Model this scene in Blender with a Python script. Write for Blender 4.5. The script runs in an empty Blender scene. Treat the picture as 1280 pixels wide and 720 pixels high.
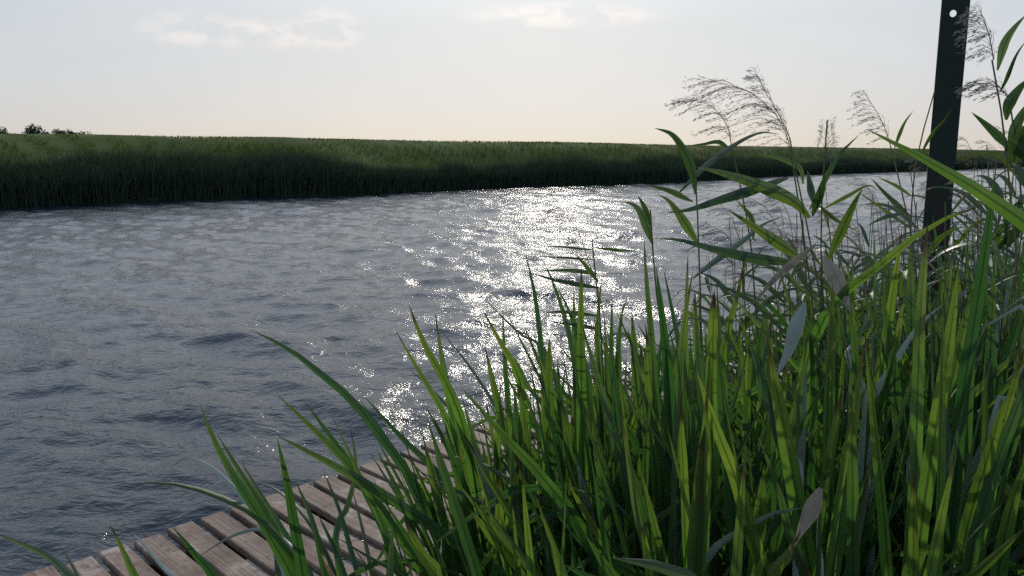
import bpy, bmesh, math, random
import numpy as np
from mathutils import Vector, Matrix, Quaternion, noise as mnoise

random.seed(7)
RNG = np.random.default_rng(11)
SC = bpy.context.scene
COL = SC.collection
R = math.radians

# ------------------------------------------------------------------ camera
CAM_H = 2.1
PITCH = 9.4
cam_d = bpy.data.cameras.new('camera')
cam = bpy.data.objects.new('camera', cam_d)
COL.objects.link(cam)
cam.location = (0, 0, CAM_H)
cam.rotation_euler = (R(90 - PITCH), 0, 0)
cam_d.sensor_width = 36.0
cam_d.lens = 36.0 * 1000 / 1280
cam_d.clip_start = 0.05
cam_d.clip_end = 6000
SC.camera = cam

# ------------------------------------------------------------------ light
SUN_EL, SUN_AZ = 24.0, 1.5
sun_dir = Vector((math.sin(R(SUN_AZ)) * math.cos(R(SUN_EL)), math.cos(R(SUN_AZ)) * math.cos(R(SUN_EL)), math.sin(R(SUN_EL))))
sd = bpy.data.lights.new('sun', 'SUN')
sun = bpy.data.objects.new('sun', sd)
COL.objects.link(sun)
sd.energy = 2.1
sd.angle = R(0.55)
sd.color = (1.0, 0.93, 0.82)
sun.rotation_euler = (-sun_dir).to_track_quat('-Z', 'Y').to_euler()
sun.location = (0, 20, 30)

world = bpy.data.worlds.new('World')
SC.world = world
world.use_nodes = True
wt = world.node_tree
for n in list(wt.nodes):
    wt.nodes.remove(n)


class NT:
    """small helper for building node trees"""
    def __init__(self, tree):
        self.t = tree

    def n(self, kind, **kw):
        nd = self.t.nodes.new(kind)
        for k, v in kw.items():
            setattr(nd, k, v)
        return nd

    def l(self, a, b):
        self.t.links.new(a, b)

    def put(self, sock, v):
        if isinstance(v, bpy.types.NodeSocket):
            self.l(v, sock)
        else:
            sock.default_value = v

    def math(self, op, a, b=0.0, c=0.0, clamp=False):
        m = self.n('ShaderNodeMath', operation=op, use_clamp=clamp)
        for i, v in enumerate((a, b, c)):
            self.put(m.inputs[i], v)
        return m.outputs[0]

    def mix(self, f, a, b, blend='MIX'):
        m = self.n('ShaderNodeMix', data_type='RGBA', blend_type=blend)
        self.put(m.inputs['Factor'], f)
        self.put(m.inputs['A'], a)
        self.put(m.inputs['B'], b)
        return m.outputs['Result']

    def noise(self, vec, scale, detail=3.0, rough=0.55, dist=0.0):
        nz = self.n('ShaderNodeTexNoise')
        if vec is not None:
            self.l(vec, nz.inputs['Vector'])
        nz.inputs['Scale'].default_value = scale
        nz.inputs['Detail'].default_value = detail
        nz.inputs['Roughness'].default_value = rough
        nz.inputs['Distortion'].default_value = dist
        return nz.outputs['Fac']

    def ramp(self, fac, stops):
        r = self.n('ShaderNodeValToRGB')
        cr = r.color_ramp
        while len(cr.elements) < len(stops):
            cr.elements.new(0.5)
        for e, (p, c) in zip(cr.elements, stops):
            e.position = p
            e.color = c if len(c) == 4 else (*c, 1)
        self.put(r.inputs['Fac'], fac)
        return r.outputs['Color']

    def mapr(self, v, a, b, c=0.0, d=1.0, smooth=True):
        m = self.n('ShaderNodeMapRange', interpolation_type='SMOOTHSTEP' if smooth else 'LINEAR')
        self.put(m.inputs['Value'], v)
        m.inputs['From Min'].default_value = a
        m.inputs['From Max'].default_value = b
        m.inputs['To Min'].default_value = c
        m.inputs['To Max'].default_value = d
        return m.outputs['Result']

    def mapping(self, vec, scale=(1, 1, 1), rot=(0, 0, 0), loc=(0, 0, 0)):
        m = self.n('ShaderNodeMapping')
        self.l(vec, m.inputs['Vector'])
        m.inputs['Scale'].default_value = scale
        m.inputs['Rotation'].default_value = rot
        m.inputs['Location'].default_value = loc
        return m.outputs['Vector']


W = NT(wt)
sky = W.n('ShaderNodeTexSky', sky_type='NISHITA')
sky.sun_disc = False
sky.sun_elevation = R(SUN_EL)
sky.sun_rotation = R(SUN_AZ)
sky.air_density = 1.0
sky.dust_density = 1.5
sky.ozone_density = 1.5
hsv = W.n('ShaderNodeHueSaturation')
hsv.inputs['Saturation'].default_value = 1.25
W.l(sky.outputs['Color'], hsv.inputs['Color'])
# high thin haze evens the brightness of the sky out
gam = W.n('ShaderNodeGamma')
gam.inputs['Gamma'].default_value = 0.2
W.l(hsv.outputs['Color'], gam.inputs['Color'])
flat = W.mix(1.0, gam.outputs['Color'], (3.75, 3.75, 3.75, 1), 'MULTIPLY')
# thin summer clouds, placed by compass direction and height above the horizon
tc = W.n('ShaderNodeTexCoord')
sep = W.n('ShaderNodeSeparateXYZ')
W.l(tc.outputs['Generated'], sep.inputs[0])
ysafe = W.math('MAXIMUM', sep.outputs['Y'], 0.05)
az = W.math('DIVIDE', sep.outputs['X'], ysafe)
el = W.math('DIVIDE', sep.outputs['Z'], ysafe)
comb = W.n('ShaderNodeCombineXYZ')
W.l(az, comb.inputs[0])
W.l(W.math('MULTIPLY', el, 2.2), comb.inputs[1])
tint = W.mix(1.0, flat, W.ramp(W.mapr(sep.outputs['Z'], 0.0, 0.6, smooth=False), [(0.0, (0.935, 0.94, 1.03)), (0.25, (0.935, 0.98, 1.035)), (0.6, (1.17, 1.29, 1.5)), (1.0, (1.0, 1.13, 1.4))]), 'MULTIPLY')
nz = W.noise(comb.outputs[0], 17.0, 6.0, 0.6, 0.3)
nz2 = W.noise(comb.outputs[0], 5.0, 3.0, 0.5)


def blob(ax, ex, rx, ry):
    dx = W.math('DIVIDE', W.math('SUBTRACT', az, ax), rx)
    dy = W.math('DIVIDE', W.math('SUBTRACT', el, ex), ry)
    d2 = W.math('ADD', W.math('MULTIPLY', dx, dx), W.math('MULTIPLY', dy, dy))
    return W.mapr(d2, 0.0, 1.0, 1.0, 0.0)


clouds = None
for a in ((-0.39, 0.150, 0.075, 0.026), (-0.30, 0.145, 0.13, 0.022), (-0.22, 0.150, 0.05, 0.03), (0.06, 0.166, 0.14, 0.018),
          (-0.50, 0.30, 0.35, 0.05), (0.5, 0.5, 0.6, 0.12)):
    b = blob(*a)
    clouds = b if clouds is None else W.math('MAXIMUM', clouds, b)
cm = W.math('MULTIPLY', clouds, W.mapr(nz, 0.38, 0.60), clamp=True)
cm = W.math('ADD', W.math('MULTIPLY', cm, 0.95), W.math('MULTIPLY', W.mapr(nz2, 0.45, 0.75), 0.12), clamp=True)
cloudcol = W.mix(1.0, tint, (1.24, 1.15, 1.09, 1), 'MULTIPLY')
skyc = W.mix(cm, tint, cloudcol)
bg = W.n('ShaderNodeBackground')
bg.inputs['Strength'].default_value = 0.096
W.l(skyc, bg.inputs['Color'])
wo = W.n('ShaderNodeOutputWorld')
W.l(bg.outputs[0], wo.inputs['Surface'])

SC.view_settings.view_transform = 'Standard'
SC.view_settings.look = 'None'
SC.view_settings.gamma = 1.0
SC.view_settings.use_curve_mapping = False
SC.view_settings.exposure = 0.3
SC.cycles.use_denoising = False
SC.cycles.max_bounces = 7
SC.cycles.transmission_bounces = 4
SC.cycles.transparent_max_bounces = 6
SC.cycles.sample_clamp_indirect = 4.0
SC.cycles.sample_clamp_direct = 24.0
SC.cycles.caustics_reflective = False
SC.cycles.caustics_refractive = False

# ------------------------------------------------------------------ helpers
CP, SP_ = math.cos(R(PITCH)), math.sin(R(PITCH))


def P(u, v, d):
    """point in the world that lies d metres ahead of the eye (ground distance) in the direction (u, v)"""
    x, zd = (u - 640) / 1000.0, (v - 360) / 1000.0
    f = CP - zd * SP_
    dn = SP_ + zd * CP
    t = d / f
    return Vector((x * t, d, CAM_H - dn * t))


def set_props(o, label=None, cat=None, group=None, kind=None):
    if label: o['label'] = label
    if cat: o['category'] = cat
    if group: o['group'] = group
    if kind: o['kind'] = kind
    return o


def link_mesh(name, me, mat, parent=None):
    o = bpy.data.objects.new(name, me)
    COL.objects.link(o)
    if mat is not None and not me.materials:
        me.materials.append(mat)
    if parent is not None:
        o.parent = parent
    return o


def empty(name, loc, label, cat, group=None):
    o = bpy.data.objects.new(name, None)
    o.empty_display_size = 0.05
    COL.objects.link(o)
    o.location = loc
    return set_props(o, label, cat, group)


def mesh_np(name, verts, faces, uv=None, smooth=True):
    """verts (n,3), faces (m,4) or (m,3) int arrays, uv per vertex (n,2)"""
    verts = np.asarray(verts, dtype=np.float32)
    faces = np.asarray(faces, dtype=np.int32)
    me = bpy.data.meshes.new(name)
    k = faces.shape[1]
    me.vertices.add(len(verts))
    me.vertices.foreach_set('co', verts.ravel())
    me.loops.add(faces.size)
    me.loops.foreach_set('vertex_index', faces.ravel())
    me.polygons.add(len(faces))
    me.polygons.foreach_set('loop_start', np.arange(0, faces.size, k, dtype=np.int32))
    me.polygons.foreach_set('loop_total', np.full(len(faces), k, dtype=np.int32))
    me.polygons.foreach_set('use_smooth', np.full(len(faces), smooth, dtype=bool))
    me.update(calc_edges=True)
    if uv is not None:
        lay = me.uv_layers.new(name='UVMap')
        lay.data.foreach_set('uv', np.asarray(uv, dtype=np.float32)[faces.ravel()].ravel())
    me.validate()
    return me


def grid_faces(nr, nc):
    i = np.arange(nr - 1)[:, None] * nc + np.arange(nc - 1)[None, :]
    i = i.ravel()
    return np.stack([i, i + 1, i + nc + 1, i + nc], axis=1)


def catmull(pts, n):
    pts = [Vector(p) for p in pts]
    if len(pts) == 2:
        pts.insert(1, (pts[0] + pts[1]) / 2)
    ext = [pts[0] * 2 - pts[1]] + pts + [pts[-1] * 2 - pts[-2]]
    seg = [(pts[i + 1] - pts[i]).length for i in range(len(pts) - 1)]
    tot = sum(seg) or 1
    out = []
    for k in range(n + 1):
        s = tot * k / n
        i = 0
        while i < len(seg) - 1 and s > seg[i]:
            s -= seg[i]
            i += 1
        t = min(1, s / max(seg[i], 1e-6))
        p0, p1, p2, p3 = ext[i], ext[i + 1], ext[i + 2], ext[i + 3]
        out.append(0.5 * ((2 * p1) + (p2 - p0) * t + (2 * p0 - 5 * p1 + 4 * p2 - p3) * t * t + (3 * p1 - p0 - 3 * p2 + p3) * t ** 3))
    return out


def leaf_arrays(pts, width, face=Vector((0, -1, 0)), twist0=0.0, twist1=0.0, blunt=0.0, fold=0.16, n=16, base_w=0.75, widest=0.45, taper=False):
    """a strap leaf as a folded strip: 5 verts across, n+1 along; uv.x across, uv.y along"""
    c = catmull(pts, n)
    V, UV = [], []
    for k, p in enumerate(c):
        t = k / n
        T = (c[min(k + 1, n)] - c[max(k - 1, 0)])
        if T.length < 1e-7:
            T = Vector((0, 0, 1))
        T.normalize()
        S = T.cross(face)
        if S.length < 0.15:
            S = T.cross(Vector((1, 0.2, 0)))
        S.normalize()
        S.rotate(Quaternion(T, twist0 + (twist1 - twist0) * t))
        N = S.cross(T)
        if t < widest:
            w = base_w + (1 - base_w) * math.sin(t / widest * math.pi / 2)
        else:
            q = (t - widest) / (1 - widest)
            w = (1 - q) ** 0.85 if taper else (1 - q ** (3.4 + 4 * blunt)) ** (0.9 - 0.4 * blunt)
        w = max(w, 0.015) * width * 0.5
        for a in (-1, -0.5, 0, 0.5, 1):
            q = p + S * (a * w) + N * ((abs(a) - 0.5) * fold * w * 2)
            V.append(q[:])
            UV.append(((a + 1) / 2, t))
    return V, grid_faces(n + 1, 5), UV


def leaf_mesh(*a, **k):
    V, F, UV = leaf_arrays(*a, **k)
    return mesh_np('leaf', V, F, UV)


def tube_arrays(pts, r0, r1, sides=6, n=None):
    n = n or max(2, (len(pts) - 1) * 3)
    c = catmull(pts, n)
    V = []
    for k, p in enumerate(c):
        T = (c[min(k + 1, n)] - c[max(k - 1, 0)])
        if T.length < 1e-7:
            T = Vector((0, 0, 1))
        T.normalize()
        A = T.orthogonal().normalized()
        B = T.cross(A)
        r = r0 + (r1 - r0) * k / n
        for j in range(sides):
            an = 2 * math.pi * j / sides
            V.append((p + A * (math.cos(an) * r) + B * (math.sin(an) * r))[:])
    F = []
    for k in range(n):
        for j in range(sides):
            j2 = (j + 1) % sides
            F.append((k * sides + j, k * sides + j2, (k + 1) * sides + j2, (k + 1) * sides + j))
    return V, F


class Acc:
    def __init__(self):
        self.V, self.F, self.UV, self.n = [], [], [], 0

    def add(self, V, F, UV=None):
        F = np.asarray(F, dtype=np.int32)
        self.V.append(np.asarray(V, dtype=np.float32))
        self.F.append(F + self.n)
        self.UV.append(np.asarray(UV if UV is not None else np.zeros((len(V), 2)), dtype=np.float32))
        self.n += len(V)

    def mesh(self, name, smooth=True):
        return mesh_np(name, np.concatenate(self.V), np.concatenate(self.F), np.concatenate(self.UV), smooth)


# ------------------------------------------------------------------ materials
def new_mat(name):
    m = bpy.data.materials.new(name)
    m.use_nodes = True
    t = m.node_tree
    for n in list(t.nodes):
        t.nodes.remove(n)
    h = NT(t)
    out = h.n('ShaderNodeOutputMaterial')
    return m, h, out


def leaf_material(name, dark, light, trans, trans_fac=0.45, rough=0.42, tipcol=(0.10, 0.06, 0.025), spec=0.45, tips=True, blot_scale=14.0):
    m, h, out = new_mat(name)
    uv = h.n('ShaderNodeUVMap', uv_map='UVMap').outputs[0]
    s = h.n('ShaderNodeSeparateXYZ')
    h.l(uv, s.inputs[0])
    oi = h.n('ShaderNodeObjectInfo').outputs['Random']
    geo = h.n('ShaderNodeNewGeometry').outputs['Position']
    veins = h.noise(h.mapping(uv, (38, 1.3, 1)), 1.0, 2.0, 0.6)
    blot = h.noise(geo, blot_scale, 3.0, 0.6)
    f = h.math('ADD', h.math('MULTIPLY', oi, 0.55), h.math('MULTIPLY', blot, 0.6))
    f = h.math('ADD', f, h.math('MULTIPLY', veins, 0.45))
    f = h.mapr(f, 0.35, 1.25)
    col = h.mix(f, (*dark, 1), (*light, 1))
    tcol = h.mix(h.math('MULTIPLY', f, f), (trans[0] * 0.22, trans[1] * 0.34, trans[2] * 0.6, 1), (*trans, 1))
    mid = h.math('ABSOLUTE', h.math('SUBTRACT', s.outputs['X'], 0.5))
    rib = h.mapr(mid, 0.03, 0.14, 1.0, 0.0)
    tcol = h.mix(h.math('MULTIPLY', rib, 0.72), tcol, (0.012, 0.03, 0.006, 1))
    edge = h.mapr(mid, 0.42, 0.5)
    col = h.mix(h.math('MULTIPLY', edge, 0.35), col, (light[0] * 1.6, light[1] * 1.35, light[2], 1))
    if tips:
        # some leaves have withered brown ends
        tl = h.math('ADD', s.outputs['Y'], h.math('MULTIPLY', h.math('SUBTRACT', blot, 0.5), 0.08))
        tip = h.mapr(tl, 0.955, 0.985)
        tip = h.math('MULTIPLY', tip, h.mapr(oi, 0.5, 0.65))
        yel = h.math('MULTIPLY', h.mapr(tl, 0.78, 0.98), h.math('MULTIPLY', oi, 0.35))
        col = h.mix(yel, col, (0.14, 0.12, 0.02, 1))
        tcol = h.mix(yel, tcol, (0.30, 0.26, 0.03, 1))
        col = h.mix(tip, col, (*tipcol, 1))
        tcol = h.mix(tip, tcol, (0.03, 0.015, 0.008, 1))
        # specks where insects and rust have been at the leaf
        spk = h.math('MULTIPLY', h.mapr(h.noise(geo, 95.0, 2.0, 0.6), 0.66, 0.74), 0.75)
        col = h.mix(spk, col, (0.10, 0.07, 0.03, 1))
        tcol = h.mix(spk, tcol, (0.05, 0.035, 0.015, 1))
        # pale sheath towards the root
        col = h.mix(h.mapr(s.outputs['Y'], 0.0, 0.22, 0.6, 0.0), col, (0.075, 0.07, 0.03, 1))
    pb = h.n('ShaderNodeBsdfPrincipled')
    h.l(col, pb.inputs['Base Color'])
    pb.inputs['Roughness'].default_value = rough
    pb.inputs['Specular IOR Level'].default_value = spec
    bump = h.n('ShaderNodeBump')
    bump.inputs['Strength'].default_value = 0.35
    bump.inputs['Distance'].default_value = 0.002
    h.l(veins, bump.inputs['Height'])
    h.l(bump.outputs[0], pb.inputs['Normal'])
    tr = h.n('ShaderNodeBsdfTranslucent')
    h.l(tcol, tr.inputs['Color'])
    mx = h.n('ShaderNodeMixShader')
    mx.inputs[0].default_value = trans_fac
    h.l(pb.outputs[0], mx.inputs[1])
    h.l(tr.outputs[0], mx.inputs[2])
    h.l(mx.outputs[0], out.inputs['Surface'])
    return m


M = {}
M['leaf'] = leaf_material('sword_leaf', (0.010, 0.034, 0.019), (0.034, 0.074, 0.024), (0.17, 0.37, 0.03), trans_fac=0.42)
M['reedleaf'] = leaf_material('reed_leaf', (0.016, 0.042, 0.018), (0.038, 0.075, 0.024), (0.17, 0.27, 0.025), trans_fac=0.36, rough=0.38)
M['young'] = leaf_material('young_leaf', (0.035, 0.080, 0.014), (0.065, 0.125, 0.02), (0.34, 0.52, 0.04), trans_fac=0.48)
M['grey'] = leaf_material('sky_sheen_leaf', (0.14, 0.18, 0.14), (0.26, 0.31, 0.25), (0.12, 0.18, 0.08), trans_fac=0.2, rough=0.3, spec=0.6, tips=False)  # sky reflection on upper leaf faces, painted as a pale grey base colour
M['dry'] = leaf_material('dry_leaf', (0.30, 0.24, 0.17), (0.48, 0.41, 0.32), (0.34, 0.26, 0.16), trans_fac=0.4, rough=0.6, tips=False)
M['orange'] = leaf_material('withered_leaf', (0.20, 0.09, 0.03), (0.32, 0.16, 0.05), (0.34, 0.16, 0.04), rough=0.6, tips=False)
M['stem'] = leaf_material('reed_stem', (0.045, 0.065, 0.022), (0.10, 0.11, 0.04), (0.05, 0.07, 0.02), trans_fac=0.1, tips=False)
M['panicle'] = leaf_material('panicle', (0.15, 0.115, 0.09), (0.26, 0.20, 0.16), (0.5, 0.4, 0.32), trans_fac=0.6, rough=0.8, spec=0.1, tips=False)
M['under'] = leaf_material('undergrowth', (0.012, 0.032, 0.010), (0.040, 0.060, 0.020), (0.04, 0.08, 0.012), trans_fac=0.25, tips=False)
M['farreed'] = leaf_material('far_reed', (0.022, 0.040, 0.031), (0.034, 0.054, 0.034), (0.05, 0.08, 0.03), trans_fac=0.25, rough=0.7, spec=0.15, tips=False, blot_scale=0.8)
M['grass'] = leaf_material('dike_grass', (0.03, 0.055, 0.016), (0.07, 0.085, 0.022), (0.17, 0.19, 0.025), trans_fac=0.4, rough=0.9, spec=0.02, tips=False, blot_scale=0.7)
M['treeleaf'] = leaf_material('tree_leaf', (0.035, 0.055, 0.03), (0.07, 0.09, 0.045), (0.07, 0.10, 0.04), rough=0.7, spec=0.15, tips=False)


def mat_bark():
    m, h, out = new_mat('bark')
    pb = h.n('ShaderNodeBsdfPrincipled')
    g = h.n('ShaderNodeTexCoord').outputs['Object']
    h.l(h.ramp(h.noise(g, 3.0), [(0.3, (0.05, 0.04, 0.03)), (0.7, (0.12, 0.1, 0.08))]), pb.inputs['Base Color'])
    pb.inputs['Roughness'].default_value = 0.9
    h.l(pb.outputs[0], out.inputs[0])
    return m


def mat_soil(name, stops, scale=3.0):
    m, h, out = new_mat(name)
    g = h.n('ShaderNodeNewGeometry').outputs['Position']
    n1 = h.noise(g, scale, 6.0, 0.65)
    n2 = h.noise(g, scale * 7, 4.0, 0.6)
    f = h.math('ADD', h.math('MULTIPLY', n1, 0.65), h.math('MULTIPLY', n2, 0.35))
    pb = h.n('ShaderNodeBsdfPrincipled')
    h.l(h.ramp(f, stops), pb.inputs['Base Color'])
    pb.inputs['Roughness'].default_value = 1.0
    pb.inputs['Specular IOR Level'].default_value = 0.03
    b = h.n('ShaderNodeBump')
    b.inputs['Strength'].default_value = 0.6
    b.inputs['Distance'].default_value = 0.05
    h.l(f, b.inputs['Height'])
    h.l(b.outputs[0], pb.inputs['Normal'])
    h.l(pb.outputs[0], out.inputs[0])
    return m


def mat_water():
    m, h, out = new_mat('river_water')
    g = h.n('ShaderNodeNewGeometry').outputs['Position']
    v1 = h.mapping(g, (1.0, 1.7, 1.0), (0, 0, R(45)))
    v2 = h.mapping(g, (1.0, 1.5, 1.0), (0, 0, R(20)))
    a = h.noise(v1, 4.0, 3.0, 0.6, 0.4)
    b = h.noise(v2, 13.0, 3.0, 0.6, 0.3)
    c = h.noise(g, 42.0, 2.0, 0.5)
    hgt = h.math('ADD', h.math('MULTIPLY', a, 0.018), h.math('MULTIPLY', b, 0.011))
    hgt = h.math('ADD', hgt, h.math('MULTIPLY', c, 0.0018))
    bp = h.n('ShaderNodeBump')
    bp.inputs['Strength'].default_value = 1.0
    bp.inputs['Distance'].default_value = 1.0
    h.l(hgt, bp.inputs['Height'])
    pb = h.n('ShaderNodeBsdfPrincipled')
    pb.inputs['Base Color'].default_value = (0.008, 0.017, 0.022, 1)
    pb.inputs['Roughness'].default_value = 0.065
    pb.inputs['IOR'].default_value = 1.36
    h.l(bp.outputs[0], pb.inputs['Normal'])
    h.l(pb.outputs[0], out.inputs[0])
    return m


def mat_wood():
    m, h, out = new_mat('weathered_boards')
    uv = h.n('ShaderNodeUVMap', uv_map='UVMap').outputs[0]
    g = h.n('ShaderNodeNewGeometry').outputs['Position']
    grain = h.noise(h.mapping(uv, (2.0, 90.0, 1)), 1.0, 4.0, 0.65, 0.6)
    stain = h.noise(g, 5.0, 5.0, 0.65)
    spot = h.noise(g, 26.0, 4.0, 0.7)
    col = h.ramp(h.math('ADD', h.math('MULTIPLY', grain, 0.5), h.math('MULTIPLY', stain, 0.5)),
                 [(0.36, (0.070, 0.045, 0.032)), (0.5, (0.175, 0.120, 0.088)), (0.62, (0.28, 0.207, 0.160))])
    col = h.mix(h.math('MULTIPLY', h.mapr(spot, 0.52, 0.66), 0.75), col, (0.085, 0.06, 0.048, 1))
    col = h.mix(h.math('MULTIPLY', h.mapr(stain, 0.56, 0.68), 0.5), col, (0.42, 0.36, 0.31, 1))
    pb = h.n('ShaderNodeBsdfPrincipled')
    h.l(col, pb.inputs['Base Color'])
    pb.inputs['Roughness'].default_value = 0.75
    pb.inputs['Specular IOR Level'].default_value = 0.25
    b = h.n('ShaderNodeBump')
    b.inputs['Strength'].default_value = 0.5
    b.inputs['Distance'].default_value = 0.004
    h.l(h.math('ADD', grain, spot), b.inputs['Height'])
    h.l(b.outputs[0], pb.inputs['Normal'])
    h.l(pb.outputs[0], out.inputs[0])
    return m


def mat_post():
    m, h, out = new_mat('dark_painted_steel')
    g = h.n('ShaderNodeTexCoord').outputs['Object']
    n1 = h.noise(h.mapping(g, (14, 14, 3)), 1.0, 5.0, 0.65)
    n2 = h.noise(g, 60.0, 3.0, 0.6)
    s = h.n('ShaderNodeSeparateXYZ')
    h.l(g, s.inputs[0])
    low = h.mapr(s.outputs['Z'], 1.75, 1.2)
    rust = h.math('MULTIPLY', h.mapr(h.math('ADD', n1, h.math('MULTIPLY', low, 0.18)), 0.52, 0.68), 0.8)
    col = h.mix(n2, (0.009, 0.018, 0.014, 1), (0.020, 0.032, 0.025, 1))
    col = h.mix(rust, col, (0.035, 0.022, 0.017, 1))
    pb = h.n('ShaderNodeBsdfPrincipled')
    h.l(col, pb.inputs['Base Color'])
    pb.inputs['Roughness'].default_value = 0.7
    pb.inputs['Specular IOR Level'].default_value = 0.2
    b = h.n('ShaderNodeBump')
    b.inputs['Strength'].default_value = 0.3
    b.inputs['Distance'].default_value = 0.003
    h.l(h.math('ADD', n1, n2), b.inputs['Height'])
    h.l(b.outputs[0], pb.inputs['Normal'])
    h.l(pb.outputs[0], out.inputs[0])
    return m


M['bark'] = mat_bark()
M['mud'] = mat_soil('bank_mud', [(0.3, (0.012, 0.011, 0.008)), (0.55, (0.03, 0.028, 0.018)), (0.75, (0.055, 0.05, 0.03))])
M['turf'] = mat_soil('dike_turf', [(0.3, (0.035, 0.055, 0.016)), (0.55, (0.065, 0.09, 0.026)), (0.75, (0.11, 0.115, 0.04))], 0.5)
M['water'] = mat_water()
M['wood'] = mat_wood()
M['post'] = mat_post()

# ------------------------------------------------------------------ water
def build_water():
    na, nr = 1050, 1000
    az = np.radians(np.linspace(-68, 66, na))
    r = 1.6 * (420.0 / 1.6) ** (np.linspace(0, 1, nr) ** 1.0)
    RR, AA = np.meshgrid(r, az, indexing='ij')
    X = (RR * np.sin(AA)).ravel()
    Y = (RR * np.cos(AA)).ravel()
    dr = (RR * (math.log(420 / 1.6) / nr)).ravel()
    Z = np.zeros_like(X)
    DX = np.zeros_like(X)
    DY = np.zeros_like(X)
    rng = np.random.default_rng(5)
    nw = 90
    lam = np.concatenate([0.26 * (3.0 / 0.26) ** rng.random(nw), 0.11 * (0.3 / 0.11) ** rng.random(45)])
    main = math.radians(225)
    for L in lam:
        spread = 0.42 if L > 1.0 else 0.75
        th = main + rng.normal(0, spread)
        k = 2 * math.pi / L
        slope = (0.018 if L < 0.45 else 0.028) * (1.0 if L < 1.6 else (1.6 / L) ** 1.2)
        a = slope / k
        kx, ky = math.cos(th), math.sin(th)
        ph = rng.random() * 6.283
        fade = np.clip((L / (2.6 * dr) - 0.6) / 0.8, 0, 1)
        # gusty patches, so ripples come and go over the surface
        g = 0.75 + 0.45 * np.sin(X * 0.31 * math.cos(th + 1.1) + Y * 0.31 * math.sin(th + 1.1) + ph * 2)
        ang = k * (kx * X + ky * Y) + ph
        aa = a * fade * g
        Z += aa * np.cos(ang)
        s = np.sin(ang) * aa * 1.15
        DX -= kx * s
        DY -= ky * s
    V = np.stack([X + DX, Y + DY, Z], axis=1)
    F = grid_faces(nr, na)[:, ::-1]
    me = mesh_np('water', V, F)
    o = link_mesh('water', me, M['water'])
    set_props(o, kind='structure')


build_water()

# ------------------------------------------------------------------ far bank
WL = [(-70, -22), (-46, 8), (-33, 22), (-20.8, 32.6), (-16.9, 38.5), (-8.3, 44.6), (0, 55.0), (12, 64), (31, 88), (75, 130), (101, 159), (150, 215), (230, 300)]


def bank_curve():
    c = catmull([Vector((x, y, 0)) for x, y in WL], 400)
    out = []
    for i, p in enumerate(c):
        T = (c[min(i + 1, 400)] - c[max(i - 1, 0)]).normalized()
        N = Vector((-T.y, T.x, 0))
        if N.y < 0: N = -N
        out.append((p, N))
    return out


BC = bank_curve()


def prof(s):
    xs = [-3, -0.4, 0.3, 1.5, 4.0, 6.5, 8.5, 10.5, 14, 22, 60, 400, 2500]
    zs = [-1.0, -0.25, 0.10, 0.45, 1.40, 2.55, 3.12, 3.22, 3.0, 1.2, 0.9, 0.9, 0.9]
    return float(np.interp(s, xs, zs))


def build_far_bank():
    S = [-3, -1, -0.4, 0, 0.3, 0.9, 1.5, 2.5, 3.5, 4.5, 5.5, 6.5, 7.2, 8, 8.7, 9.5, 10.5, 12, 14, 18, 22, 40, 60, 150, 400, 1100, 2500]
    V = []
    for p, N in BC:
        for s in S:
            q = p + N * s
            z = prof(s)
            if 0 < s < 200:
                z += 0.16 * mnoise.noise(Vector((q.x * 0.25, q.y * 0.25, 0))) * min(1, s) + 0.05 * mnoise.noise(Vector((q.x, q.y, 3))) * min(1, s)
            V.append((q.x, q.y, z))
    me = mesh_np('far_bank', V, grid_faces(len(BC), len(S)))
    set_props(link_mesh('far_bank', me, M['turf']), kind='structure')


build_far_bank()


def blades(n, sampler, name, mat, wid, lean=0.18):
    """n strap blades, each 3 rows of 2 verts, as one mesh; sampler -> base xyz, height"""
    B, H = sampler(n)
    n = len(B)
    ang = RNG.random(n) * 6.283
    la = RNG.random(n) * 6.283
    lm = H * lean * RNG.random(n)
    w = wid * (0.6 + 0.8 * RNG.random(n))
    lx, ly = np.cos(la) * lm, np.sin(la) * lm
    rows = []
    for t, ww in ((0, 0.8), (0.55, 1.0), (1.0, 0.12)):
        cx = B[:, 0] + lx * t * t
        cy = B[:, 1] + ly * t * t
        cz = B[:, 2] + H * t * (1 - 0.06 * t)
        for sg in (-1, 1):
            rows.append(np.stack([cx + sg * np.cos(ang) * w * ww / 2, cy + sg * np.sin(ang) * w * ww / 2, cz], axis=1))
    V = np.stack(rows, axis=1).reshape(-1, 3)
    b = np.arange(n)[:, None] * 6
    F = np.concatenate([b + np.array([0, 1, 3, 2]), b + np.array([2, 3, 5, 4])], axis=1).reshape(-1, 4)
    uv = np.tile(np.array([[0, 0], [1, 0], [0, .55], [1, .55], [.3, 1], [.7, 1]], dtype=np.float32), (n, 1))
    me = mesh_np(name, V, F, uv, False)
    o = link_mesh(name, me, mat)
    return o


BP = np.array([p[:2] for p, _ in BC])
BN = np.array([N[:2] for _, N in BC])
BL = np.concatenate([[0], np.cumsum(np.linalg.norm(np.diff(BP, axis=0), axis=1))])


def along_bank(n, lo, hi):
    """random stations along the far waterline, denser where it is near"""
    s = lo + (hi - lo) * RNG.random(n) ** 1.35
    i = np.clip(np.searchsorted(BL, s), 1, len(BL) - 1)
    t = ((s - BL[i - 1]) / (BL[i] - BL[i - 1]))[:, None]
    return BP[i - 1] * (1 - t) + BP[i] * t, BN[i], s


S_LEFT = BL[np.argmin(np.abs(BP[:, 0] + 30))]


def fbm1(s, f, seed):
    return np.array([mnoise.noise(Vector((x * f, seed, 0.3))) for x in s])


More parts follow.
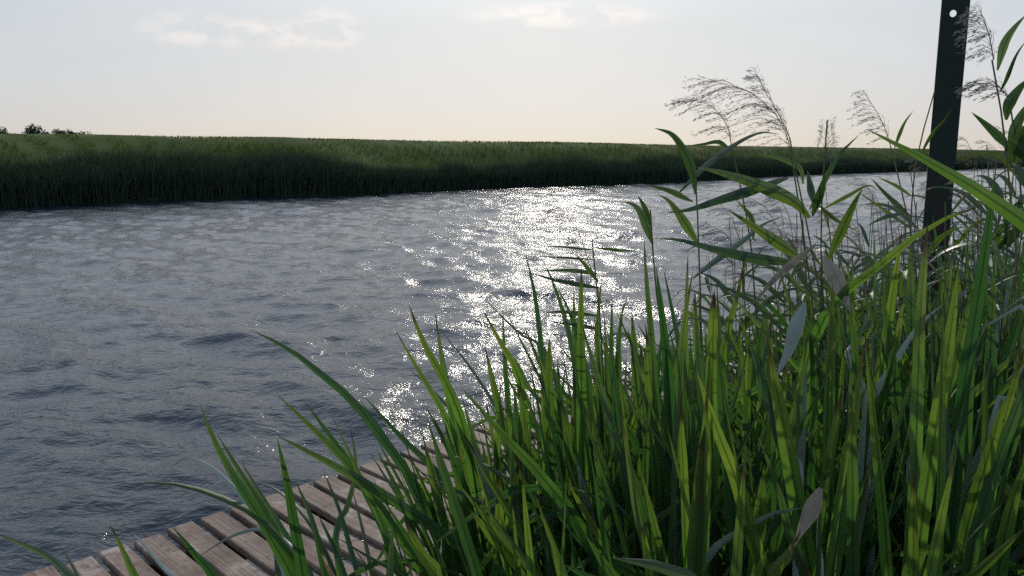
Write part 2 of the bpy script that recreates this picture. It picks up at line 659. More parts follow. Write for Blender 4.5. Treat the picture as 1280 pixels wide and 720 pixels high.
def samp_reed(n):
    p, N, s = along_bank(n, S_LEFT, BL[-1] * 0.86)
    dep = RNG.random(n) ** 0.8
    patch = fbm1(s, 0.09, 2.1) * 0.5 + fbm1(s, 0.35, 7.7) * 0.35
    width = np.clip(1.9 + 2.8 * patch, 0.25, 3.6)
    d = -0.45 + dep * width + fbm1(s, 0.6, 4.4) * 0.35
    q = p + N * d[:, None]
    z = np.array([prof(x) for x in d])
    top = 1.5 + 0.95 * patch + 0.18 * fbm1(s, 1.3, 9.0)
    H = top * (0.65 + 0.45 * RNG.random(n))
    H = np.where(H + z > 2.3, np.maximum(2.3 - z + 0.25 * RNG.random(n), 0.4), H)
    return np.concatenate([q, np.maximum(z, -0.1)[:, None]], axis=1), H


o = blades(160000, samp_reed, 'reed_bed', M['farreed'], 0.034, 0.5)
set_props(o, 'dark green reed belt along the foot of the far bank', 'reeds', kind='stuff')


def samp_grass(n):
    p, N, s = along_bank(n, S_LEFT, BL[-1] * 0.86)
    d = 2.0 + RNG.random(n) * 9.0
    q = p + N * d[:, None]
    z = np.array([prof(x) for x in d]) - 0.04
    H = (0.14 + 0.22 * RNG.random(n)) * (1.0 + 0.7 * np.maximum(0, fbm1(s, 0.5, 1.0))) * np.where(d > 7.0, 0.45, 1.0)
    return np.concatenate([q, z[:, None]], axis=1), H


o = blades(70000, samp_grass, 'grass', M['grass'], 0.04, 0.9)
set_props(o, 'olive green grass on the slope of the far dike', 'grass', kind='stuff')


# ------------------------------------------------------------------ distant trees
def build_tree(u, vtop, wpx, d, label, seed):
    rnd = random.Random(seed)
    top = P(u, vtop, d)
    h = top.z - 0.9
    w = wpx / 1000 * d
    root = empty('distant_tree', (top.x, d, 0.9), label, 'tree', 'trees on the horizon behind the far bank')
    V, F = tube_arrays([Vector((0, 0, 0)), Vector((0.1, 0, h * 0.35)), Vector((0, 0.1, h * 0.75))], 0.035 * h, 0.012 * h, 7)
    a = Acc()
    a.add(V, F)
    for k in range(5):
        z0 = h * (0.25 + 0.1 * k)
        an = rnd.random() * 6.283
        V, F = tube_arrays([Vector((0, 0, z0)), Vector((math.cos(an) * w * 0.2, math.sin(an) * w * 0.2, z0 + h * 0.12)),
                            Vector((math.cos(an) * w * 0.36, math.sin(an) * w * 0.36, z0 + h * 0.25))], 0.012 * h, 0.004 * h, 5)
        a.add(V, F)
    link_mesh('trunk', a.mesh('trunk'), M['bark'], root)
    a = Acc()
    lobes = [(rnd.uniform(-0.36, 0.36) * w, rnd.uniform(-0.36, 0.36) * w, h * rnd.uniform(0.42, 0.86), rnd.uniform(0.14, 0.24) * w) for _ in range(11)]
    lobes.append((0, 0, h - 0.2 * w, 0.2 * w))
    for (x, y, z, r) in lobes:
        for _ in range(110):
            v = Vector((rnd.gauss(0, 1), rnd.gauss(0, 1), rnd.gauss(0, 0.8))).normalized() * (r * rnd.uniform(0.5, 1.05))
            c = Vector((x, y, z)) + v
            A = Vector((rnd.gauss(0, 1), rnd.gauss(0, 1), rnd.gauss(0, 1))).normalized()
            B = A.orthogonal().normalized()
            s = rnd.uniform(0.18, 0.42) * w / 8
            a.add([(c - A * s)[:], (c + B * s * 0.6)[:], (c + A * s)[:], (c - B * s * 0.6)[:]], [(0, 1, 2, 3)], [(0, .3), (.4, .5), (1, .6), (.6, .5)])
    link_mesh('crown', a.mesh('crown', False), M['treeleaf'], root)


build_tree(2, 158, 28, 260, 'dark tree cut off by the left edge on the horizon', 1)
build_tree(38, 157, 33, 300, 'widest round tree standing on the left horizon', 2)
build_tree(69, 160, 24, 320, 'small low tree right of the widest tree on the horizon', 3)
build_tree(86, 161, 22, 300, 'low dark tree second from the right in the horizon row', 4)
build_tree(102, 163, 20, 320, 'lowest tree at the right end of the horizon row', 5)

# ------------------------------------------------------------------ near bank
JO = Vector((-1.92, 2.96, 0))
JA = Vector((0.696, 0.718, 0)).normalized()
JN = Vector((JA.y, -JA.x, 0))
GROUND = 0.42
DECK_Z = 0.45


def jetty_s(x, y):
    return (Vector((x, y, 0)) - JO).dot(JN)


def near_z(s):
    return float(np.interp(s, [-1, 0.3, 0.9, 1.3, 1.9, 4, 30, 400], [-0.9, -0.5, -0.15, 0.2, 0.40, 0.44, 0.6, 0.7]))


def build_near_bank():
    aa = np.concatenate([np.linspace(-200, -13, 12), np.linspace(-12, 25, 120), np.linspace(26, 400, 40)])
    ss = [-1, -0.2, 0.3, 0.6, 0.9, 1.1, 1.3, 1.5, 1.7, 1.9, 2.2, 2.6, 3, 3.5, 4, 5, 7, 10, 16, 30, 80, 400]
    V = []
    for a in aa:
        for s in ss:
            q = JO + JA * float(a) + JN * s
            z = near_z(s) + (0.05 * mnoise.noise(Vector((q.x * 2, q.y * 2, 0))) if s < 30 else 0)
            V.append((q.x, q.y, z))
    me = mesh_np('near_bank', V, grid_faces(len(aa), len(ss)))
    set_props(link_mesh('near_bank', me, M['mud']), kind='structure')


build_near_bank()


# ------------------------------------------------------------------ jetty
def box_into(a, c, ax, ay, az, hx, hy, hz, ends=0.0, rnd=random):
    """a bevelled board: half sizes hx,hy,hz along unit axes ax,ay,az; uv.x along its length in metres"""
    bv = min(0.005, hz * 0.3)
    prof2 = [(-hy, -hz), (hy, -hz), (hy, hz - bv), (hy - bv, hz), (-hy + bv, hz), (-hy, hz - bv)]
    V, UV = [], []
    off = rnd.random() * 10
    n = 5
    sag = [rnd.uniform(-0.0015, 0.0015) for _ in range(n)]
    wob = [rnd.uniform(-0.003, 0.003) for _ in range(n)]
    for i in range(n):
        x = -hx + 2 * hx * i / (n - 1)
        for j, (y, z) in enumerate(prof2):
            xe = x + (rnd.uniform(-ends, ends) if i in (0, n - 1) else 0)
            p = c + ax * xe + ay * (y + wob[i]) + az * (z + sag[i])
            V.append(p[:])
            UV.append((off + x, off * 3 + y + z))
    k = len(prof2)
    F = []
    for i in range(n - 1):
        for j in range(k):
            j2 = (j + 1) % k
            F.append((i * k + j, i * k + j2, (i + 1) * k + j2, (i + 1) * k + j))
    for b in (0, (n - 1) * k):
        F.append((b, b + 1, b + 2, b + 5))
        F.append((b + 5, b + 2, b + 3, b + 4))
    a.add(V, F, UV)


def build_jetty():
    root = empty('jetty', JO + JA * 3 + JN * 0.55, 'narrow weathered plank jetty along the near bank, half hidden by reeds', 'jetty')
    base = root.location.copy()
    zup = Vector((0, 0, 1))
    pd = Vector((0.708, -0.706, 0)).normalized()       # planks run a little askew
    pn = Vector((-pd.y, pd.x, 0))
    a = Acc()
    pitch = 0.147
    rnd = random.Random(4)
    s = -0.9
    i = 0
    while s < 8.6:
        w = 0.112 + rnd.uniform(-0.006, 0.005)
        gap = 0.035 + rnd.uniform(-0.005, 0.006)
        if abs(s - 2.5) < 0.08:
            gap = 0.085
        L = 1.16 + rnd.uniform(-0.02, 0.02)
        st = JO + JA * (s + w / 2) + pd * (L / 2 + rnd.uniform(-0.014, 0.012))
        c = st + zup * (DECK_Z - 0.016 + rnd.uniform(-0.004, 0.004)) - base
        ang = rnd.uniform(-0.008, 0.008)
        pd2 = Matrix.Rotation(ang, 3, 'Z') @ pd
        box_into(a, c, pd2, Vector((-pd2.y, pd2.x, 0)), zup, L / 2, w / 2, 0.016, 0.006, rnd)
        s += w + gap
        i += 1
    link_mesh('deck', a.mesh('deck', False), M['wood'], root)
    for off in (0.16, 0.98):
        a = Acc()
        c = JO + JA * 3.85 + JN * off + zup * (DECK_Z - 0.034 - 0.07) - base
        box_into(a, c, JA, JN, zup, 4.75, 0.035, 0.07, 0.0, rnd)
        link_mesh('beam', a.mesh('beam', False), M['wood'], root)
    for sa in (-0.4, 2.2, 4.8, 7.4):
        for off in (0.235, 0.905):
            p = JO + JA * sa + JN * off - base
            V, F = tube_arrays([p + zup * -0.9, p + zup * 0.0, p + zup * (DECK_Z - 0.037)], 0.038, 0.036, 10)
            a = Acc()
            a.add(V, F)
            link_mesh('pile', a.mesh('pile'), M['wood'], root)


build_jetty()


# ------------------------------------------------------------------ steel post
def build_post():
    bm = bmesh.new()
    z0, z1 = -0.5, 2.62
    hw, dep, th = 0.047, 0.04, 0.007
    hz, hx, hr = 2.235, -0.006, 0.012
    # web with a bolt hole
    def quad(pts):
        return bm.faces.new([bm.verts.new(p) for p in pts])
    lo, hi = hz - 0.057, hz + 0.057
    quad([(-hw, 0, z0), (hw, 0, z0), (hw, 0, lo), (-hw, 0, lo)])
    quad([(-hw, 0, hi), (hw, 0, hi), (hw, 0, z1), (-hw, 0, z1)])
    n = 24
    inner, outer = [], []
    for i in range(n):
        an = 2 * math.pi * (i + 0.5) / n
        c, s = math.cos(an), math.sin(an)
        inner.append((hx + c * hr, 0, hz + s * hr * 1.15))
        m = max(abs(c), abs(s))
        outer.append((c / m * hw, 0, hz + s / m * 0.057))
    for i in range(n):
        j = (i + 1) % n
        quad([inner[i], outer[i], outer[j], inner[j]])
    for sx in (-1, 1):
        quad([(sx * (-1) * -hw, 0, z0), (sx * hw, dep, z0), (sx * hw, dep, z1), (sx * hw, 0, z1)])
    # fill the four corners left by the ring
    bmesh.ops.remove_doubles(bm, verts=bm.verts, dist=1e-5)
    for sx in (-1, 1):
        for sz in (-1, 1):
            pts = [o for o in outer if abs(abs(o[0]) - hw) < 1e-6 and o[0] * sx > 0 and (o[2] - hz) * sz > 0]
            pts2 = [o for o in outer if abs(abs(o[2] - hz) - 0.057) < 1e-6 and o[0] * sx > 0 and (o[2] - hz) * sz > 0]
            if pts and pts2:
                e1 = max(pts, key=lambda q: abs(q[2] - hz))
                e2 = max(pts2, key=lambda q: abs(q[0]))
                quad([e1, (sx * hw, 0, hz + sz * 0.057), e2])
    bmesh.ops.remove_doubles(bm, verts=bm.verts, dist=1e-5)
    bmesh.ops.recalc_face_normals(bm, faces=bm.faces)
    me = bpy.data.meshes.new('steel_post')
    bm.to_mesh(me)
    bm.free()
    o = link_mesh('steel_post', me, M['post'])
    md = o.modifiers.new('thickness', 'SOLIDIFY')
    md.thickness = th
    md.offset = 0
    bv = o.modifiers.new('edge', 'BEVEL')
    bv.width = 0.0015
    bv.segments = 1
    o.location = (1.752, 3.3, GROUND)
    o.rotation_euler = (0, 0, R(-27))
    set_props(o, 'dark upright steel post with a bolt hole near its top, standing among the reeds', 'post')


build_post()

# ------------------------------------------------------------------ traced plants in the foreground
WORLD_UP = Vector((0, 0, 1))


def ground_pt(u, d):
    f = CP + 0.165 * SP_
    x = (u - 640) / 1000 / f * d
    return Vector((x, d, near_z(jetty_s(x, d)) + 0.01))


def traced_leaf(root, base, pix, wpx, d_tip, mat='leaf', blunt=0.0, tw=None, label=None, through=True, dbase=None, fold=0.16, name='leaf', rootless=False, taper=False):
    """pix run from the tip downwards; below the last one the leaf goes on to the root"""
    rnd = random.Random(hash((pix[0], pix[-1], wpx)) & 0xffff)
    n = len(pix)
    db = dbase if dbase is not None else base.y
    pts = []
    total = n + (0 if rootless else 1.5)
    for i, (u, v) in enumerate(pix):
        f = i / total
        pts.append(P(u, v, d_tip + (db - d_tip) * f))
    if not rootless:
        last = pts[-1]
        mid = last.lerp(base, 0.5)
        if n > 1:
            dirn = (pts[-1] - pts[-2]).normalized()
            mid = mid.lerp(last + dirn * (last - base).length * 0.5, 0.35)
        pts += [mid, base + Vector((rnd.uniform(-.015, .015), rnd.uniform(-.015, .015), 0))]
    pts.reverse()
    if tw is None:
        tw = (rnd.uniform(-0.5, 0.5), rnd.uniform(-0.35, 0.35))
    w = wpx / 1000 * d_tip * 1.15
    pts = [p - root.location for p in pts]
    face = (Vector((0, 0, CAM_H)) - (root.location + pts[-1])).normalized()
    nseg = 26 if not rootless else 16
    me = leaf_mesh(pts, w, -face, tw[0], tw[1], blunt, fold, nseg, base_w=0.25 if taper else 0.8, widest=0.38 if taper else 0.55, taper=taper)
    o = link_mesh(name, me, M[mat], root)
    if label: o['label'] = label
    return o


MG = 'sword leaved marsh plants in front of the jetty'


def marsh(label, ub, D, leaves):
    base = ground_pt(ub, D)
    root = empty('marsh_plant', base, label, 'marsh plant', MG)
    for lf in leaves:
        pix, w = lf[0], lf[1]
        kw = lf[2] if len(lf) > 2 else {}
        dt = kw.pop('d', None)
        if dt is None:
            dt = 0.5 * D + 0.5 * min(2.6, max(0.9, 18.0 / w))
        traced_leaf(root, base, pix, w, dt, **kw)
    return root


marsh('short marsh plant at the bottom left corner over the plank ends', 190, 1.55, [
    ([(137, 655), (158, 698), (182, 760)], 11),
    ([(-6, 666), (50, 690), (80, 712), (105, 745)], 7),
    ([(77, 684), (95, 715), (115, 755)], 5),
])
marsh('lone marsh plant with one broad leaf rising over the left planks', 300, 1.45, [
    ([(215, 658), (246, 696), (280, 750)], 14),
    ([(165, 664), (200, 705), (235, 750)], 5, {'mat': 'grey'}),
])
marsh('marsh plant with a leaf bowed flat to the left over the water', 440, 1.5, [
    ([(249, 502), (266, 547), (290, 592), (322, 642), (350, 694), (375, 745)], 12),
    ([(271, 542), (297, 585), (332, 642), (362, 702), (385, 760)], 11),
    ([(346, 546), (359, 605), (372, 680), (386, 760)], 15),
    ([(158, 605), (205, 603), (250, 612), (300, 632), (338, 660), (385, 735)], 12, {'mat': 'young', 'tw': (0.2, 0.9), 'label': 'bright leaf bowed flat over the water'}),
    ([(212, 586), (230, 573), (252, 577), (275, 592), (312, 632), (345, 690)], 4.5, {'mat': 'grey'}),
    ([(248, 696), (288, 671), (325, 661), (350, 672), (380, 710)], 4.5, {'mat': 'grey'}),
    ([(330, 640), (345, 690), (352, 740)], 8),
])
marsh('marsh plant with long dark leaves swept far left above the planks', 640, 1.6, [
    ([(311, 411), (362, 437), (402, 468), (440, 500), (472, 540), (505, 585), (545, 650), (590, 740)], 11),
    ([(345, 492), (382, 527), (418, 562), (455, 605), (495, 665), (540, 740)], 11),
    ([(380, 500), (405, 535), (432, 572), (470, 640), (505, 730)], 10),
    ([(343, 543), (420, 583), (485, 622), (560, 672), (640, 735)], 14),
    ([(437, 530), (445, 585), (432, 640), (420, 680)], 7),
    ([(450, 500), (490, 560), (520, 620), (555, 700)], 9),
    ([(455, 495), (500, 545), (545, 590), (590, 660), (620, 740)], 9),
])
marsh('short marsh plant of blunt bright leaves at the bottom over the jetty', 540, 1.15, [
    ([(491, 655), (488, 712), (487, 770)], 12, {'blunt': 0.5}),
    ([(504, 646), (526, 692), (553, 750)], 19, {'blunt': 0.4}),
    ([(455, 693), (463, 735), (470, 780)], 8),
    ([(552, 675), (548, 720), (546, 770)], 8),
    ([(400, 690), (415, 720), (440, 770)], 7, {'mat': 'orange', 'label': 'yellowing leaf'}),
])
marsh('loose marsh plant of thin dark stems and blades over the left half of the boards', 500, 1.65, [
    ([(404, 588), (425, 640), (442, 700), (455, 745)], 6),
    ([(368, 598), (392, 655), (412, 740)], 8),
    ([(300, 575), (330, 625), (370, 690), (400, 745)], 7),
    ([(318, 600), (350, 615), (385, 650), (420, 720)], 6, {'tw': (0.3, 0.8)}),
    ([(470, 560), (500, 620), (525, 690), (545, 745)], 9),
    ([(440, 610), (455, 670), (470, 745)], 5, {'mat': 'stem'}),
])
marsh('young marsh plant of narrow blades crossing the middle of the visible boards', 600, 1.6, [
    ([(396, 640), (420, 690), (440, 745)], 9),
    ([(468, 598), (481, 660), (492, 745)], 7),
    ([(521, 618), (546, 680), (566, 750)], 9),
    ([(576, 598), (585, 670), (590, 750)], 10),
    ([(430, 572), (470, 640), (512, 742)], 8),
])
marsh('tallest marsh plant left of the sun glitter, its leaves crossing', 640, 1.7, [
    ([(511, 380), (530, 430), (558, 480), (578, 530), (595, 610), (612, 720)], 14),
    ([(543, 387), (550, 430), (562, 490), (585, 570), (610, 680)], 6),
    ([(494, 412), (520, 458), (550, 508), (572, 560), (600, 640), (622, 740)], 9),
    ([(508, 458), (543, 490), (575, 530), (605, 590)], 4, {'mat': 'stem'}),
    ([(545, 395), (552, 450), (565, 520), (585, 610), (600, 720)], 9),
    ([(550, 412), (590, 462), (620, 510), (650, 570)], 4.5, {'mat': 'stem'}),
    ([(530, 505), (560, 560), (590, 640), (610, 740)], 11),
])
marsh('marsh plant with a forked pair of leaf tips against the bright water', 668, 1.9, [
    ([(602, 384), (622, 422), (645, 462), (655, 510), (658, 580), (660, 680)], 11),
    ([(664, 488), (655, 478), (645, 458), (640, 450)], 10, {'rootless': True}),
    ([(628, 387), (631, 450), (638, 540), (645, 640), (652, 740)], 8),
    ([(626, 476), (622, 540), (620, 640), (620, 740)], 9),
    ([(632, 505), (641, 560), (650, 650), (656, 740)], 12),
    ([(600, 368), (640, 408), (665, 428), (680, 434)], 3.5, {'mat': 'stem'}),
    ([(607, 500), (620, 570), (632, 650), (640, 740)], 9),
])
marsh('marsh plant with one very long thin leaf crossing the sun glitter', 712, 1.9, [
    ([(656, 315), (667, 360), (675, 420), (683, 500), (692, 600), (702, 720)], 7.5),
    ([(687, 420), (686, 480), (688, 560), (690, 720)], 12, {'blunt': 0.5}),
    ([(697, 443), (700, 520), (706, 620), (710, 740)], 10),
    ([(718, 470), (716, 540), (714, 640)], 9),
])
marsh('marsh plant of stiff upright leaves beside the drooping reed', 748, 1.9, [
    ([(727, 332), (726, 400), (727, 500), (730, 640), (733, 740)], 14),
    ([(717, 358), (719, 450), (722, 600)], 8),
    ([(753, 346), (747, 400), (750, 500), (755, 620)], 9),
    ([(679, 326), (694, 360), (712, 420), (725, 500), (735, 600)], 7),
    ([(696, 358), (714, 395), (727, 440), (738, 520)], 9),
    ([(785, 368), (776, 400), (772, 470), (772, 580)], 9),
    ([(765, 370), (764, 460), (764, 600)], 8),
    ([(743, 392), (748, 470), (750, 570)], 8),
])
marsh('marsh plant whose tallest leaves stand before the river reeds', 835, 1.55, [
    ([(805, 296), (808, 350), (814, 420), (820, 520), (824, 640)], 10),
    ([(820, 332), (828, 400), (835, 470), (839, 570), (842, 700)], 17),
    ([(829, 333), (840, 388), (850, 440), (856, 530), (856, 640)], 9),
    ([(788, 392), (796, 450), (806, 530), (815, 640)], 10),
    ([(805, 430), (812, 520), (822, 640)], 12),
])
marsh('marsh plant with a blackened blunt leaf tip beside straight leaves', 882, 1.5, [
    ([(860, 314), (858, 380), (856, 470), (856, 600)], 9),
    ([(866, 340), (856, 400), (848, 480), (846, 600)], 12),
    ([(893, 362), (891, 420), (890, 520), (886, 660)], 17, {'blunt': 0.7, 'label': 'broad leaf with a blackened tip'}),
    ([(931, 324), (922, 368), (906, 430), (892, 520), (884, 640)], 14),
    ([(905, 428), (905, 500), (902, 600), (895, 720)], 12),
    ([(880, 540), (885, 640), (890, 740)], 9),
])
marsh('marsh plant of very broad yellow green leaves at bottom centre', 905, 1.1, [
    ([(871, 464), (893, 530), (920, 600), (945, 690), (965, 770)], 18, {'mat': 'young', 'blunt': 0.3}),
    ([(881, 530), (878, 600), (871, 680), (868, 770)], 24, {'blunt': 0.8, 'tw': (0.1, 0.0)}),
    ([(775, 512), (785, 570), (796, 640), (815, 730)], 13),
    ([(852, 586), (848, 640), (845, 740)], 9, {'blunt': 0.5}),
    ([(838, 630), (836, 690), (834, 760)], 6),
])
marsh('blunt leaf pointing left along the bottom edge of the picture', 960, 0.9, [
    ([(764, 697), (808, 703), (850, 720), (905, 755)], 19, {'blunt': 1.0, 'tw': (0.2, 0.5)}),
    ([(775, 718), (800, 724), (850, 745)], 10, {'blunt': 1.0}),
])
marsh('marsh plant with a long leaf fallen slantwise across the dense stand', 905, 1.45, [
    ([(520, 571), (585, 573), (625, 592), (680, 625), (740, 662), (790, 698), (845, 745)], 9, {'tw': (0.4, 0.9), 'label': 'long leaf fallen slantwise'}),
    ([(699, 580), (712, 630), (730, 690), (745, 750)], 7),
    ([(645, 678), (656, 704), (672, 745)], 7, {'mat': 'orange', 'label': 'withered orange leaf'}),
    ([(749, 645), (757, 680), (765, 740)], 5, {'mat': 'orange'}),
])
marsh('marsh plant with a folded dry pale leaf at the bottom right', 985, 1.05, [
    ([(992, 684), (1000, 664), (1012, 640), (1026, 610)], 20, {'mat': 'dry', 'rootless': True, 'taper': True, 'fold': 0.3, 'tw': (0.1, 0.7), 'd': 1.05, 'dbase': 1.1, 'label': 'dry pale folded leaf'}),
    ([(1028, 612), (1024, 650), (1020, 745)], 9, {'d': 1.1}),
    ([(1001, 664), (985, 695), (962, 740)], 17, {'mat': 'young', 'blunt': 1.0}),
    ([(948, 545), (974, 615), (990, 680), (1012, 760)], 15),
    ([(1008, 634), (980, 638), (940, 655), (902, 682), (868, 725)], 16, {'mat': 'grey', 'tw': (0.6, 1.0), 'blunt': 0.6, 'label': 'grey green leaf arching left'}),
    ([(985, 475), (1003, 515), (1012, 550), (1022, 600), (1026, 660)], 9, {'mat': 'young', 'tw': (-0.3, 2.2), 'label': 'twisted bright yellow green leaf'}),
    ([(1022, 640), (1023, 690), (1024, 760)], 14, {'mat': 'grey'}),
    ([(960, 568), (990, 555), (1000, 548)], 6, {'mat': 'grey'}),
])
marsh('marsh plant with a tall black tipped bright leaf below the steel post', 1150, 1.15, [
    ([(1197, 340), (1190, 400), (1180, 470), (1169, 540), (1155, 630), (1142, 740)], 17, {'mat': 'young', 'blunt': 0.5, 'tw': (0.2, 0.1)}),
    ([(1160, 276), (1155, 330), (1150, 400), (1146, 520), (1140, 660)], 13, {'blunt': 0.4}),
    ([(1096, 540), (1085, 600), (1070, 680), (1058, 760)], 11, {'mat': 'reedleaf'}),
    ([(1205, 500), (1190, 580), (1175, 660), (1160, 750)], 12),
    ([(1062, 460), (1064, 530), (1066, 640)], 16),
])
marsh('tall marsh plant with a black tipped leaf right of the steel post', 1205, 1.4, [
    ([(1242, 224), (1236, 280), (1226, 350), (1215, 420), (1200, 520), (1190, 650)], 14, {'blunt': 0.5}),
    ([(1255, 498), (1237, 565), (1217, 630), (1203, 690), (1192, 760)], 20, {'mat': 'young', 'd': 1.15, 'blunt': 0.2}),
    ([(1282, 430), (1262, 500), (1245, 570), (1228, 660)], 16),
    ([(1290, 560), (1268, 620), (1250, 700), (1240, 770)], 22, {'d': 1.1}),
])
marsh('near marsh plant outside the right edge with one huge leaf leaning in', 1560, 0.95, [
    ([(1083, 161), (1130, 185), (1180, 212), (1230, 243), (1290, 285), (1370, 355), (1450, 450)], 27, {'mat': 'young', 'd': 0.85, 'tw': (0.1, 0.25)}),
])
marsh('marsh plant with a kinked leaf and a dry cream leaf tip', 1010, 1.5, [
    ([(1236, 254), (1165, 281), (1110, 324), (1050, 372), (1015, 430), (1000, 520)], 15, {'tw': (0.1, 0.6), 'label': 'long leaf leaning right across the steel post'}),
    ([(1064, 392), (1053, 365), (1043, 342), (1030, 322)], 20, {'mat': 'dry', 'taper': True, 'fold': 0.3, 'rootless': True, 'dbase': 1.45, 'd': 1.4, 'label': 'dry cream leaf tip'}),
    ([(1056, 369), (1063, 400), (1068, 480)], 12, {'d': 1.44}),
    ([(970, 472), (985, 440), (996, 405), (1006, 378)], 17, {'mat': 'grey', 'taper': True, 'rootless': True, 'd': 1.35, 'dbase': 1.4, 'label': 'grey leaf end hanging folded'}),
    ([(1008, 376), (1014, 430), (1016, 540)], 10, {'d': 1.4}),
    ([(1085, 440), (1072, 432), (1058, 436), (1068, 470), (1085, 530)], 8, {'mat': 'grey'}),
    ([(940, 382), (970, 347), (1020, 305)], 8, {'mat': 'dry', 'rootless': True, 'taper': True}),
])
marsh('marsh plant with painted sky sheen on leaves bent over at the right edge', 1330, 1.4, [
    ([(1213, 418), (1232, 405), (1262, 402), (1300, 404)], 10, {'mat': 'grey'}),
    ([(1250, 392), (1275, 384), (1300, 380)], 12, {'mat': 'grey'}),
    ([(1225, 520), (1245, 500), (1275, 465), (1310, 430)], 10),
    ([(1228, 575), (1240, 525), (1252, 495), (1275, 500)], 14, {'mat': 'grey'}),
])
marsh('marsh plant with a long leaf slanting up right before the dark stand', 960, 1.6, [
    ([(1160, 358), (1110, 390), (1062, 425), (1020, 455), (985, 500), (970, 580)], 8, {'label': 'long leaf slanting up to the right'}),
    ([(1180, 380), (1150, 405), (1120, 450), (1085, 510), (1060, 590)], 8, {'mat': 'grey'}),
    ([(1000, 480), (985, 540), (975, 620)], 12),
])

# ------------------------------------------------------------------ common reeds
RG = 'common reeds with feathery heads'


def panicle_mesh(axis, blen, droop, nb, rnd):
    """a feathery seed head: axis from base to tip, drooping branches set with spikelets"""
    a = Acc()
    V, F = tube_arrays(axis, 0.0012, 0.0004, 4)
    a.add(V, F)
    c = catmull(axis, 40)

    def spike(p, d, s):
        A = d.normalized()
        B = A.orthogonal().normalized() * (s * 0.085)
        a.add([p[:], (p + A * s * 0.45 + B)[:], (p + A * s)[:], (p + A * s * 0.45 - B)[:]], [(0, 1, 2, 3)], [(0, 0), (0, .5), (.5, 1), (1, .5)])
    for k in range(nb):
        t = 0.02 + 0.93 * k / nb
        i = int(t * 39)
        p = c[i]
        T = (c[i + 1] - c[i]).normalized()
        out = Vector((rnd.gauss(0, 1), rnd.gauss(0, 1), rnd.gauss(0, 0.5)))
        out = (out - T * out.dot(T)).normalized()
        L = blen * (0.35 + 0.65 * math.sin(math.pi * min(1, 0.22 + t * 0.78))) * rnd.uniform(0.65, 1.15)
        d0 = (T * 1.0 + out * 0.55 + droop * 0.35).normalized()
        d1 = (T * 0.35 + out * 0.35 + droop * 1.2).normalized()
        pts = [p, p + d0 * L * 0.45, p + d0 * L * 0.45 + d1 * L * 0.6]
        V, F = tube_arrays(pts, 0.0006, 0.0002, 3, 5)
        a.add(V, F)
        cc = catmull(pts, 12)
        for j in range(3, 13):
            q = cc[j]
            dd = (cc[j] - cc[j - 1]).normalized()
            for _ in range(2 if j < 11 else 3):
                e = Vector((rnd.gauss(0, 1), rnd.gauss(0, 1), rnd.gauss(0, 1)))
                dv = (dd + e * 0.28 + droop * 0.25).normalized()
                m = q + dv * rnd.uniform(0.002, 0.012)
                spike(m, dv, rnd.uniform(0.006, 0.012))
    return a.mesh('panicle', False)


def reed(label, stem, d, pan=None, leaves=(), blen=0.10, nb=26, r=0.0028, droop=(-0.8, 0, -0.5)):
    """stem: pixels from the head down; the stem goes on below to the ground"""
    rnd = random.Random(hash(label) & 0xffff if False else len(label) * 31 + len(stem))
    pts = [P(u, v, d) for u, v in stem]
    last, prev = pts[-1], pts[-2]
    dirn = (last - prev).normalized()
    h = last.z - GROUND
    bx, by = last.x + dirn.x / max(0.3, -dirn.z) * h * 0.45, last.y
    by = by
    base = Vector((bx, by, near_z(jetty_s(bx, by))))
    root = empty('common_reed', base, label, 'reed', RG)
    pts += [last.lerp(base, 0.5) + Vector((dirn.x * 0.05, 0, 0)), base]
    V, F = tube_arrays([p - base for p in pts], r * 0.6, r * 1.3, 6)
    a = Acc()
    a.add(V, F)
    link_mesh('stem', a.mesh('stem'), M['stem'], root)
    if pan:
        ax = [P(u, v, d + 0.02 * i) - base for i, (u, v) in enumerate(pan)]
        link_mesh('panicle', panicle_mesh(ax, blen, Vector(droop), nb, rnd), M['panicle'], root)
    for lf in leaves:
        pix, w = lf[0], lf[1]
        kw = dict(lf[2]) if len(lf) > 2 else {}
        mat = kw.pop('mat', 'reedleaf')
        dt = d + kw.pop('dd', rnd.uniform(-0.15, 0.05))
        traced_leaf(root, base, pix, w, dt, mat=mat, rootless=True, taper=True, dbase=d, tw=kw.pop('tw', (rnd.uniform(0.1, 0.9), rnd.uniform(-0.2, 0.5))), **kw)
    return root


reed('tallest reed in the middle, its feathery head blown left over the far bank',
     [(988, 188), (997, 245), (1008, 320), (1020, 420), (1030, 540)], 1.9,
     [(988, 188), (982, 165), (965, 138), (930, 112), (873, 99)],
     [([(868, 209), (895, 214), (940, 228), (990, 250), (1012, 272)], 16, {'tw': (0.2, 0.5)}),
      ([(832, 266), (862, 262), (900, 250), (945, 236), (985, 222)], 12),
      ([(1030, 214), (1029, 232), (1023, 250), (1016, 270)], 11),
      ([(1009, 212), (1013, 232), (1017, 255)], 9),
      ([(1074, 290), (1045, 275), (1022, 256)], 6),
      ([(818, 298), (850, 300), (892, 311), (940, 322), (1008, 330)], 13, {'tw': (0.2, 0.7)}),
      ([(910, 262), (945, 285), (975, 305), (1005, 325)], 14)], 0.13, 34)
reed('reed with a slim spire shaped head pointing up behind the tallest head',
     [(987, 172), (1000, 240), (1018, 330), (1035, 450)], 2.05,
     [(987, 172), (972, 140), (955, 112), (941, 84)],
     [([(1078, 236), (1069, 252), (1055, 282), (1036, 325)], 12),
      ([(945, 192), (975, 198), (1000, 210), (1004, 230)], 7),
      ([(1075, 168), (1062, 180), (1045, 200), (1012, 262)], 6)], 0.07, 26, droop=(-0.5, 0, -0.3))
